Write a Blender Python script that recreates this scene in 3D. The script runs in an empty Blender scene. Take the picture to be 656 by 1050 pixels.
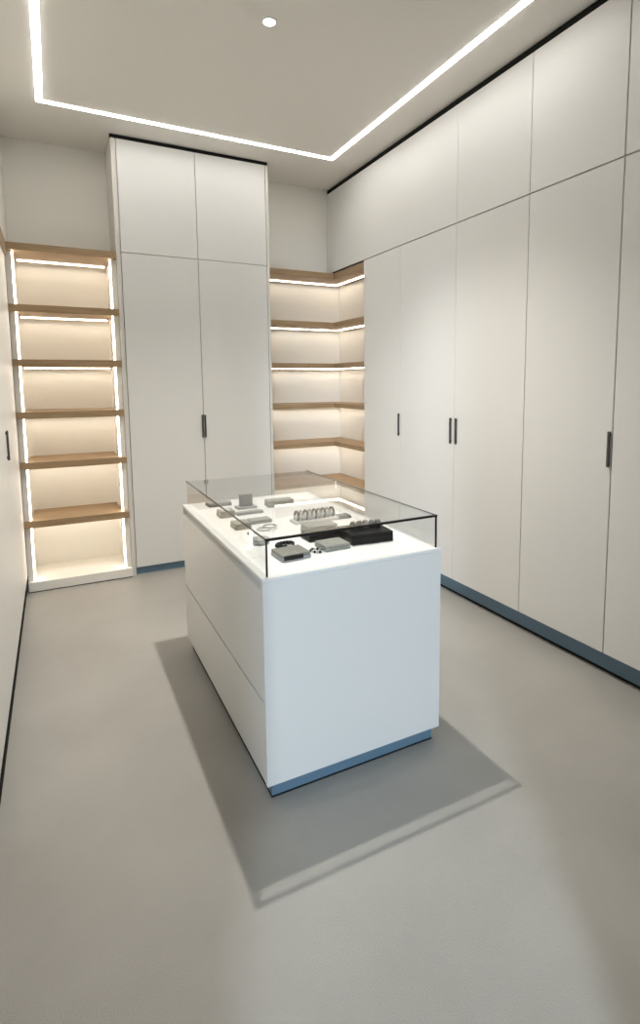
import bpy, bmesh, math, random
from mathutils import Vector, Matrix
random.seed(4)
C = bpy.context.scene.collection

# ------------------------------------------------------------------ materials
def mat(name, col, rough=0.5, metal=0.0, spec=0.5):
    m = bpy.data.materials.new(name); m.use_nodes = True
    b = m.node_tree.nodes['Principled BSDF']
    b.inputs['Base Color'].default_value = (*col, 1)
    b.inputs['Roughness'].default_value = rough
    b.inputs['Metallic'].default_value = metal
    b.inputs['Specular IOR Level'].default_value = spec
    return m

def noisy(name, c1, c2, rough, scale=(1, 1, 1), nscale=4.0, detail=6, bump=0.0, bscale=80, spec=0.5, lo=0.35, hi=0.65):
    m = mat(name, c1, rough, 0, spec); nt = m.node_tree; b = nt.nodes['Principled BSDF']
    tc = nt.nodes.new('ShaderNodeTexCoord'); mp = nt.nodes.new('ShaderNodeMapping')
    mp.inputs['Scale'].default_value = scale
    nt.links.new(tc.outputs['Object'], mp.inputs['Vector'])
    n = nt.nodes.new('ShaderNodeTexNoise'); n.inputs['Scale'].default_value = nscale; n.inputs['Detail'].default_value = detail
    nt.links.new(mp.outputs['Vector'], n.inputs['Vector'])
    r = nt.nodes.new('ShaderNodeValToRGB')
    r.color_ramp.elements[0].position = lo; r.color_ramp.elements[0].color = (*c1, 1)
    r.color_ramp.elements[1].position = hi; r.color_ramp.elements[1].color = (*c2, 1)
    nt.links.new(n.outputs['Fac'], r.inputs['Fac']); nt.links.new(r.outputs['Color'], b.inputs['Base Color'])
    if bump:
        n2 = nt.nodes.new('ShaderNodeTexNoise'); n2.inputs['Scale'].default_value = bscale; n2.inputs['Detail'].default_value = 4
        nt.links.new(tc.outputs['Object'], n2.inputs['Vector'])
        bp = nt.nodes.new('ShaderNodeBump'); bp.inputs['Strength'].default_value = bump; bp.inputs['Distance'].default_value = 0.004
        nt.links.new(n2.outputs['Fac'], bp.inputs['Height']); nt.links.new(bp.outputs['Normal'], b.inputs['Normal'])
    return m

def emit(name, col, strength):
    m = bpy.data.materials.new(name); m.use_nodes = True; nt = m.node_tree
    nt.nodes.clear()
    e = nt.nodes.new('ShaderNodeEmission'); o = nt.nodes.new('ShaderNodeOutputMaterial')
    e.inputs['Color'].default_value = (*col, 1); e.inputs['Strength'].default_value = strength
    nt.links.new(e.outputs[0], o.inputs['Surface']); return m

def glass(name, tint):
    m = bpy.data.materials.new(name); m.use_nodes = True; nt = m.node_tree
    nt.nodes.clear()
    t = nt.nodes.new('ShaderNodeBsdfTransparent'); t.inputs['Color'].default_value = (*tint, 1)
    g = nt.nodes.new('ShaderNodeBsdfGlossy'); g.inputs['Roughness'].default_value = 0.0
    lw = nt.nodes.new('ShaderNodeLayerWeight'); lw.inputs['Blend'].default_value = 0.5
    pw = nt.nodes.new('ShaderNodeMath'); pw.operation = 'POWER'; pw.inputs[1].default_value = 5.0
    f = nt.nodes.new('ShaderNodeMath'); f.operation = 'MULTIPLY_ADD'; f.inputs[1].default_value = 0.7; f.inputs[2].default_value = 0.02
    nt.links.new(lw.outputs['Facing'], pw.inputs[0]); nt.links.new(pw.outputs[0], f.inputs[0])
    x = nt.nodes.new('ShaderNodeMixShader'); o = nt.nodes.new('ShaderNodeOutputMaterial')
    nt.links.new(f.outputs[0], x.inputs[0]); nt.links.new(t.outputs[0], x.inputs[1]); nt.links.new(g.outputs[0], x.inputs[2])
    nt.links.new(x.outputs[0], o.inputs['Surface']); return m

M = {}
M['floor'] = noisy('floor_microcement', (0.35, 0.334, 0.302), (0.402, 0.384, 0.35), 0.5, nscale=1.6, bump=0.4, bscale=190, spec=0.35)
M['ceiling'] = mat('ceiling_paint', (0.84, 0.82, 0.775), 0.9, spec=0.1)
M['wall'] = mat('wall_paint', (0.82, 0.80, 0.745), 0.85, spec=0.15)
M['door'] = mat('cabinet_lacquer', (0.755, 0.745, 0.72), 0.42, spec=0.35)
M['carcass'] = mat('carcass_white', (0.70, 0.68, 0.63), 0.5, spec=0.3)
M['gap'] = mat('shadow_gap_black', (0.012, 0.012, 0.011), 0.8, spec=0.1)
M['plinth'] = mat('plinth_blue_grey', (0.15, 0.25, 0.345), 0.32, 0.2)
M['pull'] = mat('dark_bronze_pull', (0.10, 0.096, 0.09), 0.36, 0.7)
M['shelfwhite'] = mat('shelf_unit_white', (0.87, 0.845, 0.79), 0.6, spec=0.2)
M['oak'] = noisy('oak_veneer', (0.31, 0.205, 0.112), (0.40, 0.28, 0.165), 0.5, scale=(1.2, 22, 22), nscale=3.0, detail=8, spec=0.3)
M['island'] = mat('island_lacquer', (0.80, 0.79, 0.76), 0.4, spec=0.35)
M['islandfloor'] = mat('display_board_white', (0.86, 0.85, 0.82), 0.45, spec=0.3)
M['glass'] = glass('clear_glass', (0.988, 0.992, 0.990))
M['edge'] = mat('black_glass_edge', (0.008, 0.009, 0.008), 0.25)
M['edgegrey'] = mat('grey_glass_edge', (0.10, 0.12, 0.11), 0.2)
M['strip'] = emit('strip_diffuser', (1.0, 0.98, 0.94), 18.0)
M['led'] = emit('led_warm', (1.0, 0.89, 0.73), 12.5)
M['spot'] = emit('downlight_lens', (1.0, 0.97, 0.9), 30.0)
M['white'] = mat('trim_white', (0.8, 0.79, 0.76), 0.5)
M['taupe'] = noisy('taupe_leather', (0.19, 0.185, 0.16), (0.25, 0.24, 0.21), 0.5, nscale=60, bump=0.1, bscale=300)
M['sage'] = noisy('grey_green_linen', (0.23, 0.235, 0.20), (0.30, 0.30, 0.26), 0.7, nscale=90)
M['grey'] = mat('satin_grey', (0.32, 0.32, 0.31), 0.4)
M['mid'] = mat('slate_grey', (0.16, 0.165, 0.16), 0.45)
M['black'] = mat('black_leather', (0.006, 0.006, 0.006), 0.45, 0, 0.2)
M['pale'] = mat('pale_suede', (0.62, 0.60, 0.55), 0.7)
M['steel'] = mat('brushed_steel', (0.55, 0.55, 0.53), 0.28, 1.0)
M['door_leaf'] = mat('doorway_trim', (0.7, 0.69, 0.66), 0.6)

# ------------------------------------------------------------------ mesh helpers
def bx(bm, x0, x1, y0, y1, z0, z1, bev=0.0, seg=2):
    vs = [bm.verts.new(p) for p in ((x0,y0,z0),(x1,y0,z0),(x1,y1,z0),(x0,y1,z0),(x0,y0,z1),(x1,y0,z1),(x1,y1,z1),(x0,y1,z1))]
    fs = [bm.faces.new([vs[i] for i in q]) for q in ((0,3,2,1),(4,5,6,7),(0,1,5,4),(1,2,6,5),(2,3,7,6),(3,0,4,7))]
    if bev > 0:
        es = list({e for f in fs for e in f.edges})
        bmesh.ops.bevel(bm, geom=es, offset=bev, segments=seg, affect='EDGES', profile=0.5)
    return bm

def prism(bm, poly, axis, a0, a1):
    """extrude a 2D polygon along an axis: 'z' -> (x,y), 'y' -> (x,z), 'x' -> (y,z)"""
    def P(p, a):
        return {'z': (p[0], p[1], a), 'y': (p[0], a, p[1]), 'x': (a, p[0], p[1])}[axis]
    A = [bm.verts.new(P(p, a0)) for p in poly]; B = [bm.verts.new(P(p, a1)) for p in poly]
    n = len(poly)
    bm.faces.new(A[::-1]); bm.faces.new(B)
    for i in range(n):
        bm.faces.new((A[i], A[(i+1) % n], B[(i+1) % n], B[i]))
    bmesh.ops.recalc_face_normals(bm, faces=bm.faces[:])
    return bm

def lathe(bm, prof, seg=32, cx=0, cy=0):
    rings = []
    for r, z in prof:
        if r < 1e-6: rings.append([bm.verts.new((cx, cy, z))])
        else: rings.append([bm.verts.new((cx + r*math.cos(2*math.pi*i/seg), cy + r*math.sin(2*math.pi*i/seg), z)) for i in range(seg)])
    for a, b in zip(rings, rings[1:]):
        for i in range(seg):
            j = (i+1) % seg
            if len(a) == 1 and len(b) == 1: continue
            if len(a) == 1: bm.faces.new((a[0], b[i], b[j]))
            elif len(b) == 1: bm.faces.new((a[i], a[j], b[0]))
            else: bm.faces.new((a[i], a[j], b[j], b[i]))
    bmesh.ops.recalc_face_normals(bm, faces=bm.faces[:])
    return bm

def torus(bm, R, r, mtx=None, sx=1.0, sy=1.0, seg=28, ring=10):
    mtx = mtx or Matrix.Identity(4); V = []
    for i in range(seg):
        a = 2*math.pi*i/seg; row = []
        for j in range(ring):
            b = 2*math.pi*j/ring
            p = Vector(((R*sx + r*math.cos(b))*math.cos(a), (R*sy + r*math.cos(b))*math.sin(a), r*math.sin(b)))
            row.append(bm.verts.new(mtx @ p))
        V.append(row)
    for i in range(seg):
        for j in range(ring):
            bm.faces.new((V[i][j], V[(i+1)%seg][j], V[(i+1)%seg][(j+1)%ring], V[i][(j+1)%ring]))
    bmesh.ops.recalc_face_normals(bm, faces=bm.faces[:])
    return bm

def ball(bm, r, p, sz=1.0):
    bmesh.ops.create_uvsphere(bm, u_segments=14, v_segments=9, radius=r, matrix=Matrix.Translation(p) @ Matrix.Diagonal((1, 1, sz, 1)))
    return bm

NB = bmesh.new
def obj(name, bm, m, parent=None, smooth=False):
    me = bpy.data.meshes.new(name); bm.to_mesh(me); bm.free()
    me.materials.append(m)
    if smooth:
        for p in me.polygons: p.use_smooth = True
    o = bpy.data.objects.new(name, me); C.objects.link(o)
    if parent: o.parent = parent
    return o

def centre(o, p):
    """move a mesh object's origin to p, keeping the shape where it is"""
    o.data.transform(Matrix.Translation(-Vector(p))); o.location = p; return o

def tag(o, label, cat, group=None):
    o['label'] = label; o['category'] = cat
    if group: o['group'] = group
    return o

def thing(name, label, cat, loc=(0, 0, 0), rz=0, group=None):
    o = bpy.data.objects.new(name, None); C.objects.link(o)
    o.location = loc; o.rotation_euler = (0, 0, rz); o.empty_display_size = 0.1
    return tag(o, label, cat, group)

def struct(name, bm, m):
    o = obj(name, bm, m); o['kind'] = 'structure'; return o

def L(t, bm):
    """world-space mesh -> local space of thing t (no rotation)"""
    bmesh.ops.translate(bm, vec=-t.location, verts=bm.verts); return bm

# ------------------------------------------------------------------ dimensions (metres; camera stands at x=0, y=0)
XL, XR = -0.252, 2.444            # faces of the cabinet runs
YB, ZC = 5.10, 3.397              # back wall, ceiling
YT = 4.68                         # front of the tall cabinet on the back wall
XWL, XWR, YF = -0.90, 3.05, -0.40
ZT, ZTR = 3.367, 3.352                        # cabinet tops
ZSR, ZST = 2.602, 2.545           # door seams, right run / back cabinet
KR = 0.139                        # door bottoms of the right run
KREC = 0.08

# ------------------------------------------------------------------ shell
struct('floor', bx(NB(), XWL-0.1, XWR+0.1, -3.5, YB+0.1, -0.1, 0.0), M['floor'])
struct('ceiling', bx(NB(), XWL-0.1, XWR+0.1, YF-0.15, YB+0.1, ZC, ZC+0.1), M['ceiling'])
b = NB(); bx(b, XWL-0.1, 1.69, YB, YB+0.4, 0, ZC); bx(b, 1.69, XWR+0.1, YB, YB+0.4, 2.6025, ZC); bx(b, 1.69, XWR+0.1, YB+0.24, YB+0.4, 0, 2.6025)
struct('wall_back', b, M['wall'])
struct('wall_right', bx(NB(), XWR, XWR+0.1, YF, YB, 0, ZC), M['wall'])
struct('wall_left', prism(NB(), [(XWL-0.1, 0), (XWL, 0), (XWL, 2.56), (-0.247, 2.56), (-0.247, ZC), (XWL-0.1, ZC)], 'y', YF, YB), M['wall'])
DX0, DX1, DZ = -0.39, 0.455, 2.55
b = NB(); bx(b, XWL-0.1, DX0, YF-0.15, YF, 0, ZC); bx(b, DX1, XWR+0.1, YF-0.15, YF, 0, ZC); bx(b, DX0, DX1, YF-0.15, YF, DZ, ZC)
struct('wall_front', b, M['wall'])
b = NB(); bx(b, DX0-0.06, DX0, YF, YF+0.015, 0, DZ+0.06, 0.003); bx(b, DX1, DX1+0.06, YF, YF+0.015, 0, DZ+0.06, 0.003); bx(b, DX0, DX1, YF, YF+0.015, DZ, DZ+0.06, 0.003)
struct('trim_1', b, M['door_leaf'])

# ------------------------------------------------------------------ ceiling lights
SX0, SX1, SY0, SY1, SW = 0.022, 2.150, 2.12, 4.37, 0.038
t = thing('strip_light', 'glowing rectangular light strip set into the ceiling', 'ceiling light', ((SX0+SX1)/2, (SY0+SY1)/2, ZC))
def ring(w, z0, z1):
    b = NB(); h = w/2
    bx(b, SX0-h, SX1+h, SY1-h, SY1+h, z0, z1); bx(b, SX0-h, SX1+h, SY0-h, SY0+h, z0, z1)
    bx(b, SX0-h, SX0+h, SY0+h, SY1-h, z0, z1); bx(b, SX1-h, SX1+h, SY0+h, SY1-h, z0, z1); return b
obj('channel', L(t, ring(SW+0.010, ZC-0.002, ZC)), M['white'], t)
obj('diffuser', L(t, ring(SW, ZC-0.005, ZC-0.0021)), M['strip'], t)

DLX, DLY = 1.0876, 2.92
t = thing('downlight', 'small round white downlight in the middle of the ceiling', 'ceiling light', (DLX, DLY, ZC))
obj('trim_ring', lathe(NB(), [(0.030, -0.004), (0.034, -0.007), (0.040, -0.006), (0.042, 0.0)]), M['white'], t, True)
obj('lens', lathe(NB(), [(0.0, -0.0045), (0.020, -0.0045), (0.031, -0.0035)]), M['spot'], t, True)
ld = bpy.data.lights.new('downlight_beam', 'SPOT'); ld.energy = 225; ld.spot_size = math.radians(114); ld.spot_blend = 1.0
ld.shadow_soft_size = 0.022; ld.color = (1.0, 0.97, 0.92)
lo = bpy.data.objects.new('downlight_beam', ld); C.objects.link(lo); lo.location = (DLX, DLY-0.14, ZC-0.035)

# ------------------------------------------------------------------ cabinets
def pull(bm, axis, x, y, z0, z1, out):
    """slim vertical edge pull: a bar standing off the door on two short feet; out = direction away from the door"""
    w = 0.0065
    if axis == 'x':
        a, c = (x + out*0.004, x + out*0.015); bx(bm, min(a, c), max(a, c), y-w, y+w, z0, z1, 0.0018)
        for zz in (z0+0.015, z1-0.015): bx(bm, min(x, a), max(x, a), y-w*0.7, y+w*0.7, zz-0.006, zz+0.006)
    else:
        a, c = (y + out*0.004, y + out*0.015); bx(bm, x-w, x+w, min(a, c), max(a, c), z0, z1, 0.0018)
        for zz in (z0+0.015, z1-0.015): bx(bm, x-w*0.7, x+w*0.7, min(y, a), max(y, a), zz-0.006, zz+0.006)
    return bm

HZ0, HZ1 = 1.115, 1.295
DT = 0.020
def right_tall(y0, y1, label, doors, gap=0.003, back=XWR):
    """floor cabinet of the right run; doors = [(ya, yb, handle_y or None)]"""
    t = thing('tall_cabinet', label, 'cabinet', (XR, (y0+y1)/2, 0), 0, 'tall cabinets of the right run')
    b = NB(); bx(b, XR+DT+0.002, back-0.002, y0+0.0005, y1-0.0005, KR, ZSR-0.004)
    obj('carcass', L(t, b), M['carcass'], t)
    b = NB(); bx(b, XR+KREC, back-0.002, y0, y1, 0.012, KR-0.0005)
    p = obj('plinth', L(t, b), M['plinth'], t)
    b = NB(); bx(b, XR+KREC-0.004, back-0.002, y0, y1, 0.0, 0.0118)
    obj('dark_floor_strip', L(t, b), M['gap'], p)  # thin black strip at floor level under the plinth
    for ya, yb, h in doors:
        b = NB(); bx(b, XR, XR+DT, ya+gap, yb-gap, KR, ZSR-0.005, 0.0015)
        d = obj('door', L(t, b), M['door'], t)
        if h is not None:
            obj('handle', L(t, pull(NB(), 'x', XR, h, HZ0, HZ1, -1)), M['pull'], d)
    return t

def right_upper(y0, y1, label, doors, gap=0.003):
    t = thing('upper_cabinet', label, 'cabinet', (XR, (y0+y1)/2, ZSR), 0, 'upper cabinets of the right run')
    b = NB(); bx(b, XR+DT+0.002, XWR-0.002, y0+0.0005, y1-0.0005, ZSR+0.002, ZTR)
    obj('carcass', L(t, b), M['carcass'], t)
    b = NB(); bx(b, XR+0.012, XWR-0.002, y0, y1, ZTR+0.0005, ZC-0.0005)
    o = obj('gap_shade', L(t, b), M['gap'], t); o['label'] = 'black shadow gap under the ceiling'  # black fill painting the shade between cabinet top and ceiling
    for ya, yb in doors:
        b = NB(); bx(b, XR, XR+DT, ya+gap, yb-gap, ZSR+0.003, ZTR, 0.0015)
        obj('door', L(t, b), M['door'], t)
    return t

Y5, Y4, Y3, Y2, Y1, Y0 = 4.355, 3.765, 3.080, 2.4305, 1.831, 1.23
right_tall(Y0, Y1, 'tall white cabinet cut off by the right edge of the photo', [(Y0, Y1, None)])
right_tall(Y1, Y2, 'tall white cabinet nearest the viewer with its one dark pull at the near edge', [(Y1, Y2, Y1+0.013)])
right_tall(Y2, Y4, 'wide tall white cabinet with a pair of dark pulls side by side in its middle', [(Y2, Y3, Y3-0.029), (Y3, Y4, Y3+0.031)], 0.0013)
right_tall(Y4, Y5, 'narrow tall white cabinet next to the corner shelves with a single dark pull', [(Y4, Y5, Y4+0.013)], 0.0012)
right_upper(Y0, Y1, 'white upper cabinet cut off by the top right corner of the photo', [(Y0, Y1)])
right_upper(Y1, Y2, 'white upper cabinet above the nearest full tall cabinet with one dark pull', [(Y1, Y2)])
right_upper(Y2, Y3, 'white upper cabinet above the near half of the wide two-door cabinet', [(Y2, Y3)], 0.0016)
right_upper(Y3, YB-0.003, 'long white upper cabinet ending at the back wall over the lit corner shelves', [(Y3, YB-0.004)], 0.0012)

# tall cabinet standing against the back wall
TX0, TX1 = 0.474, 1.700
TXA, TXM, TXB = 0.5085, 1.0898, 1.6745
t = thing('tall_cabinet', 'tall grey-white two-door cabinet on the back wall between the shelf niches', 'cabinet', ((TX0+TX1)/2, YT, 0))
for x0, x1 in ((TX0, TXA-0.003), (TXB+0.002, TX1)):
    obj('side_panel', L(t, bx(NB(), x0, x1, YT+0.001, YB-0.003, 0, ZST-0.002, 0.001)), M['carcass'], t)
obj('carcass', L(t, bx(NB(), TXA-0.002, TXB+0.0015, YT+DT+0.002, YB-0.003, 0.062, ZST-0.003)), M['carcass'], t)
obj('plinth', L(t, bx(NB(), TXA-0.0025, TXB+0.0015, YT+0.03, YB-0.003, 0.0, 0.0615)), M['plinth'], t)
for x0, x1, hx in ((TXA, TXM, TXM-0.011), (TXM, TXB, TXM+0.011)):
    d = obj('door', L(t, bx(NB(), x0+0.002, x1-0.002, YT, YT+DT, 0.066, ZST-0.004, 0.0015)), M['door'], t)
    obj('handle', L(t, pull(NB(), 'y', hx, YT, HZ0-0.02, HZ1-0.01, -1)), M['pull'], d)
t = thing('upper_cabinet', 'grey-white two-door upper cabinet on top of the back wall cabinet', 'cabinet', ((TX0+TX1)/2, YT, ZST))
for x0, x1 in ((TX0, TXA-0.003), (TXB+0.002, TX1)):
    obj('side_panel', L(t, bx(NB(), x0, x1, YT+0.001, YB-0.003, ZST-0.001, ZT, 0.001)), M['carcass'], t)
obj('carcass', L(t, bx(NB(), TXA-0.002, TXB+0.0015, YT+DT+0.002, YB-0.003, ZST, ZT)), M['carcass'], t)
for x0, x1 in ((TXA, TXM), (TXM, TXB)):
    obj('door', L(t, bx(NB(), x0+0.002, x1-0.002, YT, YT+DT, ZST+0.001, ZT, 0.0015)), M['door'], t)
o = obj('gap_shade', L(t, bx(NB(), TX0-0.004, TX1, YT+0.006, YT+0.03, ZT+0.0005, ZC-0.0005)), M['gap'], t); o['label'] = 'black shadow gap under the ceiling'  # black front strip painted as the shade of the ceiling gap

obj('closing_board', L(t, bx(NB(), TX0, TX1, YT+0.0305, YB-0.003, ZT+0.0005, ZC-0.0005)), M['carcass'], t)

# left run
def left_tall(y0, y1, label, hy):
    t = thing('tall_cabinet', label, 'cabinet', (XL, (y0+y1)/2, 0), 0, 'tall cabinets of the left run')
    obj('carcass', L(t, bx(NB(), XWL+0.002, XL-DT-0.002, y0+0.0005, y1-0.0005, KR, 2.438)), M['carcass'], t)
    obj('plinth', L(t, bx(NB(), XWL+0.002, XL-0.021, y0, y1, 0.03, KR-0.0005)), M['plinth'], t)
    obj('dark_floor_strip', L(t, bx(NB(), XWL+0.002, XL-0.012, y0, y1, 0, 0.0298)), M['gap'], t)  # added black strip: paints the shade of the recess at the floor
    d = obj('door', L(t, bx(NB(), XL-DT, XL, y0+0.001, y1-0.001, KR, 2.438, 0.0015)), M['door'], t)
    if hy is not None: obj('handle', L(t, pull(NB(), 'x', XL, hy, HZ0+0.015, HZ1, 1)), M['pull'], d)
    o = obj('cornice', L(t, bx(NB(), XWL+0.002, XL+0.012, y0, y1, 2.44, 2.536, 0.002)), M['oak'], t)
    o['label'] = 'oak top board'
left_tall(3.555, 4.646, 'white cabinet on the left wall with a slim dark pull, reaching the lit shelves', 3.590)
left_tall(2.10, 3.553, 'white cabinet cut off by the left edge of the photo, nearer than the pull', None)

# ------------------------------------------------------------------ lit shelf units
# left: straight bay between the left run and the back cabinet
SYF = 4.65
t = thing('shelf_unit', 'tall lit shelf bay with oak shelves in the left back corner', 'shelves', ((XL+TX0)/2, SYF, 0))
SL, SR = XL+0.001, TX0-0.001
obj('base', L(t, bx(NB(), SL, SR, SYF+0.006, YB-0.003, 0.006, 0.076, 0.002)), M['shelfwhite'], t)
obj('dark_floor_strip', L(t, bx(NB(), SL, SR, SYF+0.008, YB-0.003, 0.0, 0.0058)), M['gap'], t)  # thin black strip along the bottom of the base
obj('back_panel', L(t, bx(NB(), SL, SR, YB-0.013, YB-0.003, 0.0765, 2.485)), M['shelfwhite'], t)
PW = 0.037
for s, (x0, x1) in ((1, (SL, SL+PW)), (-1, (SR-PW, SR))):
    p = obj('side_panel', L(t, bx(NB(), x0, x1, SYF+0.052, YB-0.0135, 0.0765, 2.485, 0.001)), M['shelfwhite'], t)
    xi = x1 if s > 0 else x0
    a, c = sorted((xi + s*0.0002, xi + s*0.012))
    o = obj('led_strip', L(t, bx(NB(), a, c, SYF+0.055, SYF+0.073, 0.078, 2.480, 0.002)), M['led'], p); o['label'] = 'glowing upright light strip'
AX0, AX1 = SL+PW+0.016, SR-PW-0.016
for i, zt in enumerate((2.536, 2.112, 1.7255, 1.347, 0.977, 0.540)):
    th = 0.050
    poly = [(SL, SYF), (SR, SYF), (SR, SYF+0.0515), (AX1, SYF+0.0515), (AX1, YB-0.0135), (AX0, YB-0.0135), (AX0, SYF+0.0515), (SL, SYF+0.0515)]
    if i == 0: poly = [(SL, SYF), (SR, SYF), (SR, YB-0.003), (SL, YB-0.003)]
    sh = obj('shelf', L(t, prism(NB(), poly, 'z', zt-th, zt)), M['oak'], t)
    o = obj('led_strip', L(t, bx(NB(), AX0+0.004, AX1-0.004, YB-0.092, YB-0.072, zt-th-0.008, zt-th-0.0003, 0.002)), M['led'], sh); o['label'] = 'glowing light strip under the shelf'
    obj('led_profile', L(t, bx(NB(), AX0+0.004, AX1-0.004, YB-0.0715, YB-0.060, zt-th-0.012, zt-th-0.0003, 0.001)), M['oak'], sh)

# right: L-shaped bay in the corner, let into the wall
CYF, CD = 4.945, 0.245
XB, YBR = XR + CD, YB + 0.23
t = thing('corner_shelf_unit', 'lit L-shaped corner shelves of oak between the back cabinet and the right run', 'shelves', (XR, CYF, 0))
b = NB(); bx(b, TX1+0.001, XB+0.010, YBR-0.010, YBR, 0.0765, 2.585)
bx(b, XB, XB+0.010, Y5+0.001, YBR-0.0101, 0.0765, 2.585)
obj('back_panel', L(t, b), M['shelfwhite'], t)
def ell(o, x_left, y_front, y_near):
    return [(x_left, y_front), (XR, y_front), (XR, y_near), (XB-o, y_near), (XB-o, YBR-0.0105-o), (x_left, YBR-0.0105-o)]
obj('base', L(t, prism(NB(), ell(0.0005, TX1+0.001, CYF+0.004, Y5+0.001), 'z', 0.0, 0.076)), M['shelfwhite'], t)
for i, zt in enumerate((2.588, 2.123, 1.729, 1.341, 0.961, 0.570)):
    th = 0.042 if i else 0.05
    sh = obj('shelf', L(t, prism(NB(), ell(0.0005, TX1+0.0015, CYF, Y5+0.0015), 'z', zt-th, zt)), M['oak'], t)
    zz = zt-th; lx, ly = XR+0.175, YBR-0.085
    b = NB()
    bx(b, TX1+0.006, lx+0.018, ly, ly+0.018, zz-0.008, zz-0.0003, 0.002)
    bx(b, lx, lx+0.018, Y5+0.01, ly-0.0005, zz-0.008, zz-0.0003, 0.002)
    o = obj('led_strip', L(t, b), M['led'], sh); o['label'] = 'glowing light strip under the shelf'
    b = NB()
    bx(b, TX1+0.006, lx+0.018, ly+0.0185, ly+0.029, zz-0.011, zz-0.0003, 0.001)
    bx(b, lx+0.0185, lx+0.029, Y5+0.01, ly-0.020, zz-0.011, zz-0.0003, 0.001)
    obj('led_profile', L(t, b), M['oak'], sh)
obj('gap_shade', L(t, prism(NB(), [(XR+0.004, CYF+0.03), (XR+0.004, Y5+0.002), (XB-0.001, Y5+0.002), (XB-0.001, CYF+0.03)], 'z', 2.5885, 2.6015)), M['gap'], t)  # black piece painting shade into the gap below the upper cabinet

# ------------------------------------------------------------------ display island
IX0, IX1, IY0, IY1, IZ = 0.6115, 1.392, 1.829, 3.220, 0.857
GX0, GX1, GY0, GY1, GZ = 0.634, 1.380, 1.847, 3.205, 0.995
t = thing('display_counter', 'white display island with drawers and a glass case in the middle of the floor', 'display case', ((IX0+IX1)/2, (IY0+IY1)/2, 0))
KB = 0.062
obj('plinth', L(t, bx(NB(), IX0+0.025, IX1-0.025, IY0+0.022, IY1-0.025, 0.006, KB)), M['plinth'], t)
obj('dark_floor_strip', L(t, bx(NB(), IX0+0.023, IX1-0.023, IY0+0.020, IY1-0.023, 0.0, 0.0058)), M['gap'], t)  # thin black strip around the foot of the plinth
EP = 0.022
for y0, y1 in ((IY0, IY0+EP), (IY1-EP, IY1)):
    obj('end_panel', L(t, bx(NB(), IX0, IX1, y0, y1, KB+0.0005, 0.8445, 0.0012)), M['island'], t)
obj('side_panel', L(t, bx(NB(), IX1-0.02, IX1, IY0+EP+0.0005, IY1-EP-0.0005, KB+0.0005, 0.8445)), M['island'], t)
obj('carcass', L(t, bx(NB(), IX0+0.045, IX1-0.0205, IY0+EP+0.0005, IY1-EP-0.0005, KB+0.0005, 0.8445)), M['mid'], t)  # dark colour paints shade into the gap between the drawers
obj('top_board', L(t, bx(NB(), IX0, IX1, IY0, IY1, 0.845, IZ, 0.0015)), M['islandfloor'], t)
y0, y1 = IY0+EP+0.0015, IY1-EP-0.0015
xi = IX0+0.0445
o = obj('drawer', L(t, prism(NB(), [(IX0+0.001, 0.3875), (xi, 0.3875), (xi, 0.8440), (IX0+0.003, 0.8440), (IX0+0.005, 0.839), (IX0+0.014, 0.826), (IX0+0.026, 0.814), (IX0+0.026, 0.808), (IX0+0.001, 0.808)], 'y', y0, y1)), M['island'], t)
o['label'] = 'upper drawer front with an undercut finger grip along its top'
o = obj('drawer', L(t, bx(NB(), IX0+0.001, xi, y0, y1, 0.066, 0.3735, 0.001)), M['island'], t); o['label'] = 'lower drawer front'
g = 0.006
for nm, r in (('top', (GX0, GX1, GY0, GY1, GZ-g, GZ)), ('front', (GX0, GX1, GY0, GY0+g, IZ, GZ-g)), ('back', (GX0, GX1, GY1-g, GY1, IZ, GZ-g)),
              ('left', (GX0, GX0+g, GY0+g, GY1-g, IZ, GZ-g)), ('right', (GX1-g, GX1, GY0+g, GY1-g, IZ, GZ-g))):
    x0, x1, yy0, yy1, z0, z1 = r; e = 0.0004
    obj('glass_pane', L(t, bx(NB(), x0+e, x1-e, yy0+e, yy1-e, z0+e, z1-e)), M['glass'], t)['label'] = 'clear glass pane, ' + nm + ' of the case'
h = 0.0042
def edge(m, x0, x1, yy0, yy1, z0, z1, lab):
    obj('glass_edge', L(t, bx(NB(), x0, x1, yy0, yy1, z0, z1)), m, t)['label'] = lab
edge(M['edge'], GX0-h/2, GX0+h, GY0-h/2, GY0+h, IZ, GZ, 'black corner line of the glass case')
edge(M['edge'], GX1-h, GX1+h/2, GY0-h/2, GY0+h, IZ, GZ, 'black corner line of the glass case')
edge(M['edge'], GX0-h/2, GX1+h/2, GY0-h, GY0+h, GZ-g-0.001, GZ+0.002, 'black top line of the glass case')
edge(M['edge'], GX0-h*0.6, GX0+h*0.4, GY0+h, GY1, GZ-g+0.001, GZ+0.001, 'black top line of the glass case')
edge(M['edgegrey'], GX1-0.002, GX1+0.001, GY0+h, GY1, GZ-0.004, GZ+0.001, 'thin grey top line of the glass case')

# ------------------------------------------------------------------ small goods lying in the case
GRP = 'accessories laid out in the glass case'
Z = IZ
def slab(name, label, cat, cx, cy, w, d, hgt, m, rz=0.0, lid=None, slot=None, z=Z):
    """flat case: lower body, slightly smaller lid, optional dark slot on the front edge"""
    t = thing(name, label, cat, (cx, cy, z), rz, GRP)
    hb = hgt*0.55
    obj('body', bx(NB(), -w/2, w/2, -d/2, d/2, 0, hb, min(0.003, hb*0.3)), m, t)
    obj('lid', bx(NB(), -w/2+0.0015, w/2-0.0015, -d/2+0.0015, d/2-0.0015, hb+0.0002, hgt, min(0.003, hb*0.3)), lid or m, t)
    if slot:
        x0, x1 = slot
        obj('clasp', bx(NB(), x0*w, x1*w, -d/2-0.002, -d/2-0.0002, hgt*0.2, hgt*0.85, 0.0005), M['black'], t)
    return t

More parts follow.
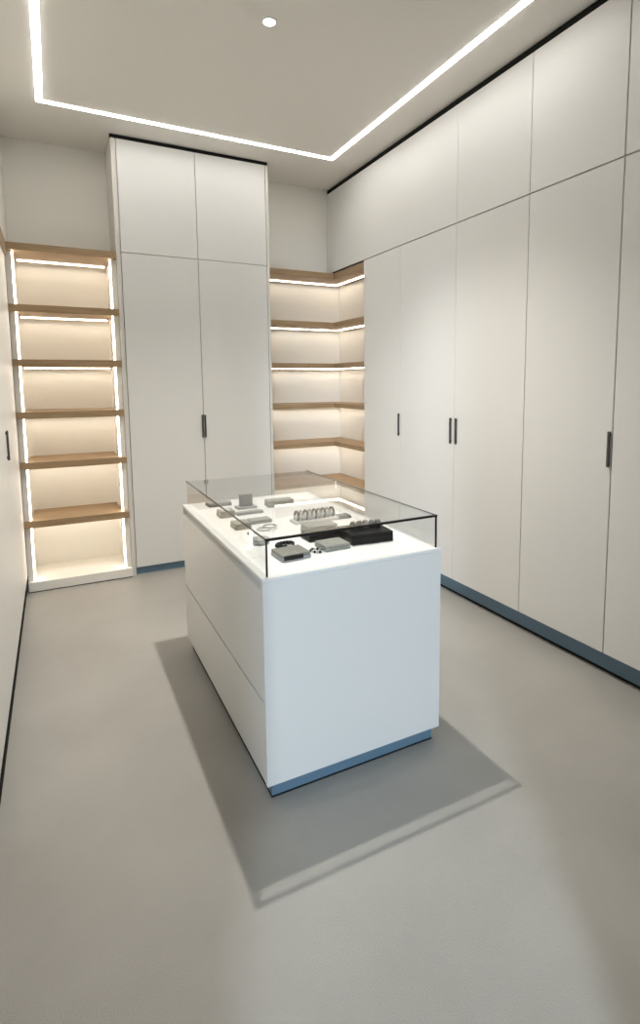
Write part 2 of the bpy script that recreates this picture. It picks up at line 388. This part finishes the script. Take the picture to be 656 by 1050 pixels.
slab('flat_case', 'grey flat case with a long black slot, nearest the front left corner of the glass', 'case', 0.800, 2.030, 0.125, 0.115, 0.026, M['grey'], 0.05, M['taupe'], (-0.44, 0.22))
# pale round pouch + curled dark bracelet
t = thing('round_pouch', 'pale grey round pouch behind the black front left glass edge', 'pouch', (0.752, 2.265, Z), 0, GRP)
obj('body', lathe(NB(), [(0, 0), (0.034, 0), (0.040, 0.006), (0.040, 0.016), (0.034, 0.022), (0, 0.023)]), M['grey'], t, True)
obj('rim', torus(NB(), 0.0385, 0.0025, Matrix.Translation((0, 0, 0.019))), M['mid'], t, True)
t = thing('bracelet', 'dark curled bracelet lying behind the slotted grey case', 'jewellery', (0.828, 2.168, Z), 0.3, GRP)
b = NB()
for i in range(16):
    a = 2*math.pi*i/16; ball(b, 0.0085, (0.038*math.cos(a), 0.026*math.sin(a), 0.0085))
obj('beads', b, M['black'], t, True)
obj('clasp', bx(NB(), -0.012, 0.012, -0.036, -0.024, 0.001, 0.014, 0.002), M['steel'], t)
slab('jewellery_box', 'grey-green flat box in front, left of the black box', 'box', 1.000, 2.060, 0.118, 0.105, 0.024, M['sage'], 0.02, M['sage'])
t = thing('charm_bracelet', 'tiny silver and black beads between the slotted case and the grey-green box', 'jewellery', (0.913, 2.035, Z), 0.2, GRP)
b = NB(); b2 = NB()
for i in range(12):
    a = 2*math.pi*i/12; ball(b if i % 2 else b2, 0.0055, (0.019*math.cos(a), 0.028*math.sin(a), 0.0055))
obj('beads', b, M['black'], t, True); obj('beads', b2, M['steel'], t, True)
# black box with straps rolled on it
t = thing('presentation_box', 'black box at the front right of the case carrying dark rolled bands', 'box', (1.185, 2.110, Z), -0.10, GRP)
obj('body', bx(NB(), -0.098, 0.098, -0.085, 0.085, 0, 0.034, 0.002), M['black'], t)
obj('lid', bx(NB(), -0.098, 0.098, -0.085, 0.085, 0.0345, 0.045, 0.002), M['black'], t)
LB = ['leftmost of the dark rolled bands on the black box', 'second dark rolled band from the left on the black box', 'middle dark rolled band on the black box', 'second dark rolled band from the right on the black box', 'rightmost of the dark rolled bands on the black box']
for i in range(5):
    u = (i-2)*0.030
    t = thing('rolled_band', LB[i], 'jewellery', (1.190+u, 2.115-0.10*u, Z+0.045), -0.1+0.12*(i % 3-1), 'dark bands on the black box')
    mt = Matrix.Translation((0, 0, 0.0165)) @ Matrix.Rotation(math.pi/2, 4, 'Y')
    b = NB()
    for k in (-0.006, 0.0, 0.006): torus(b, 0.0125, 0.004, Matrix.Translation((k, 0, 0)) @ mt, 1, 1.15)
    obj('band', b, M['black'] if i != 2 else M['mid'], t, True)
    obj('buckle', bx(NB(), -0.010, 0.010, -0.005, 0.005, 0.0325, 0.0365, 0.001), M['steel'], t)
slab('presentation_tray', 'black flat tray behind the grey-green box', 'tray', 1.020, 2.215, 0.160, 0.100, 0.032, M['black'], 0.02)
slab('flat_case', 'grey-green flat case directly behind the black flat tray', 'case', 1.060, 2.325, 0.155, 0.085, 0.034, M['sage'], 0.03)
# pale holder with standing loops
t = thing('bracelet_stand', 'pale stand with a row of standing grey loops in the middle of the case', 'stand', (1.120, 2.510, Z), 0.0, GRP)
obj('base', bx(NB(), -0.118, 0.118, -0.042, 0.042, 0, 0.014, 0.003), M['pale'], t)
obj('roll', bx(NB(), -0.112, 0.112, -0.016, 0.016, 0.0143, 0.040, 0.010, 3), M['pale'], t, True)
for i in range(9):
    obj('loop', torus(NB(), 0.0255, 0.0055, Matrix.Translation((-0.096+i*0.024, 0, 0.036)) @ Matrix.Rotation(math.pi/2, 4, 'Y'), 0.85, 1.0), M['steel'] if i % 2 else M['mid'], t, True)
slab('flat_case', 'small grey case right of the stand of loops', 'case', 1.275, 2.500, 0.070, 0.060, 0.014, M['mid'])
# left column, front to back
slab('flat_case', 'grey-green stacked case in the left row, in front of the pale-lidded one', 'case', 0.755, 2.560, 0.080, 0.085, 0.030, M['taupe'], 0.02, M['sage'])
slab('flat_case', 'greenish slab right of the stacked case in the left row', 'case', 0.868, 2.620, 0.110, 0.070, 0.018, M['sage'], 0.03)
t = thing('bangle_pair', 'pale bangles lying together behind the curled dark bracelet', 'jewellery', (0.855, 2.470, Z), 0, GRP)
for k, (dx, dy, dz) in enumerate(((-0.016, 0, 0.004), (0.016, 0.006, 0.0125))):
    obj('bangle', torus(NB(), 0.030, 0.004, Matrix.Translation((dx, dy, dz))), M['steel' if k else 'pale'], t, True)
t = thing('bead', 'single tiny black bead near the left glass wall', 'jewellery', (0.748, 2.420, Z), 0, GRP)
obj('sphere', ball(NB(), 0.0062, (0, 0, 0.0062)), M['black'], t, True)
t = slab('flat_case', 'grey case with a pale lid panel in the left row', 'case', 0.755, 2.825, 0.078, 0.085, 0.034, M['taupe'])
obj('lid_panel', bx(NB(), -0.022, 0.022, -0.028, 0.028, 0.0341, 0.036, 0.0006), M['pale'], t)
slab('flat_case', 'long thin grey slab right of the pale-lidded case', 'case', 0.880, 2.820, 0.145, 0.045, 0.014, M['grey'], 0.04)
t = thing('display_block', 'upright grey block standing towards the back left of the case', 'stand', (0.905, 2.960, Z), 0, GRP)
obj('foot', bx(NB(), -0.055, 0.055, -0.035, 0.035, 0, 0.012, 0.002), M['grey'], t)
obj('upright', bx(NB(), -0.036, 0.036, -0.012, 0.014, 0.0122, 0.078, 0.003), M['mid'], t)
slab('flat_case', 'grey slab with a dark rim at the back left end of the case', 'case', 0.790, 3.105, 0.130, 0.085, 0.022, M['mid'], 0.05, M['grey'])
slab('flat_case', 'grey-green box in the back half of the case, right of the upright block', 'case', 1.090, 2.930, 0.150, 0.080, 0.036, M['sage'], -0.04)

# ------------------------------------------------------------------ daylight from behind the viewer, through the doorway
w = bpy.data.worlds.new('sky'); bpy.context.scene.world = w; w.use_nodes = True
w.node_tree.nodes['Background'].inputs['Color'].default_value = (0.62, 0.78, 1.0, 1)
w.node_tree.nodes['Background'].inputs['Strength'].default_value = 0.22
al = bpy.data.lights.new('daylight', 'AREA'); al.shape = 'RECTANGLE'; al.size = 0.32; al.size_y = 1.3; al.energy = 350; al.color = (0.68, 0.84, 1.0)
ao = bpy.data.objects.new('daylight', al); C.objects.link(ao); ao.location = (-2.05, -4.7, 2.75)
ao.rotation_euler = (Vector((1.0, 1.5, 0.5)) - ao.location).to_track_quat('-Z', 'Y').to_euler()

# ------------------------------------------------------------------ camera
F_PX, PX, PY = 571.04, 359.27, 454.84
yaw, pitch, roll = 0.48644, -0.11044, -0.006616
cy, sy, cp, sp = math.cos(yaw), math.sin(yaw), math.cos(pitch), math.sin(pitch)
Fw = Vector((sy*cp, cy*cp, sp)); Rt = Vector((cy, -sy, 0)); Up = Rt.cross(Fw)
c, s = math.cos(roll), math.sin(roll)
R2, U2 = c*Rt + s*Up, -s*Rt + c*Up
cam = bpy.data.cameras.new('camera'); co = bpy.data.objects.new('camera', cam); C.objects.link(co)
m = Matrix((R2, U2, -Fw)).transposed().to_4x4(); m.translation = (0, 0, 1.55); co.matrix_world = m
cam.sensor_fit = 'AUTO'; cam.sensor_width = 36.0; cam.lens = F_PX/1050*36
cam.shift_x = -(PX-328)/1050; cam.shift_y = (PY-525)/1050; cam.clip_start = 0.02
sc = bpy.context.scene; sc.camera = co
vs = sc.view_settings; vs.view_transform = 'Standard'; vs.look = 'None'; vs.gamma = 1; vs.use_curve_mapping = False; vs.exposure = 0.19
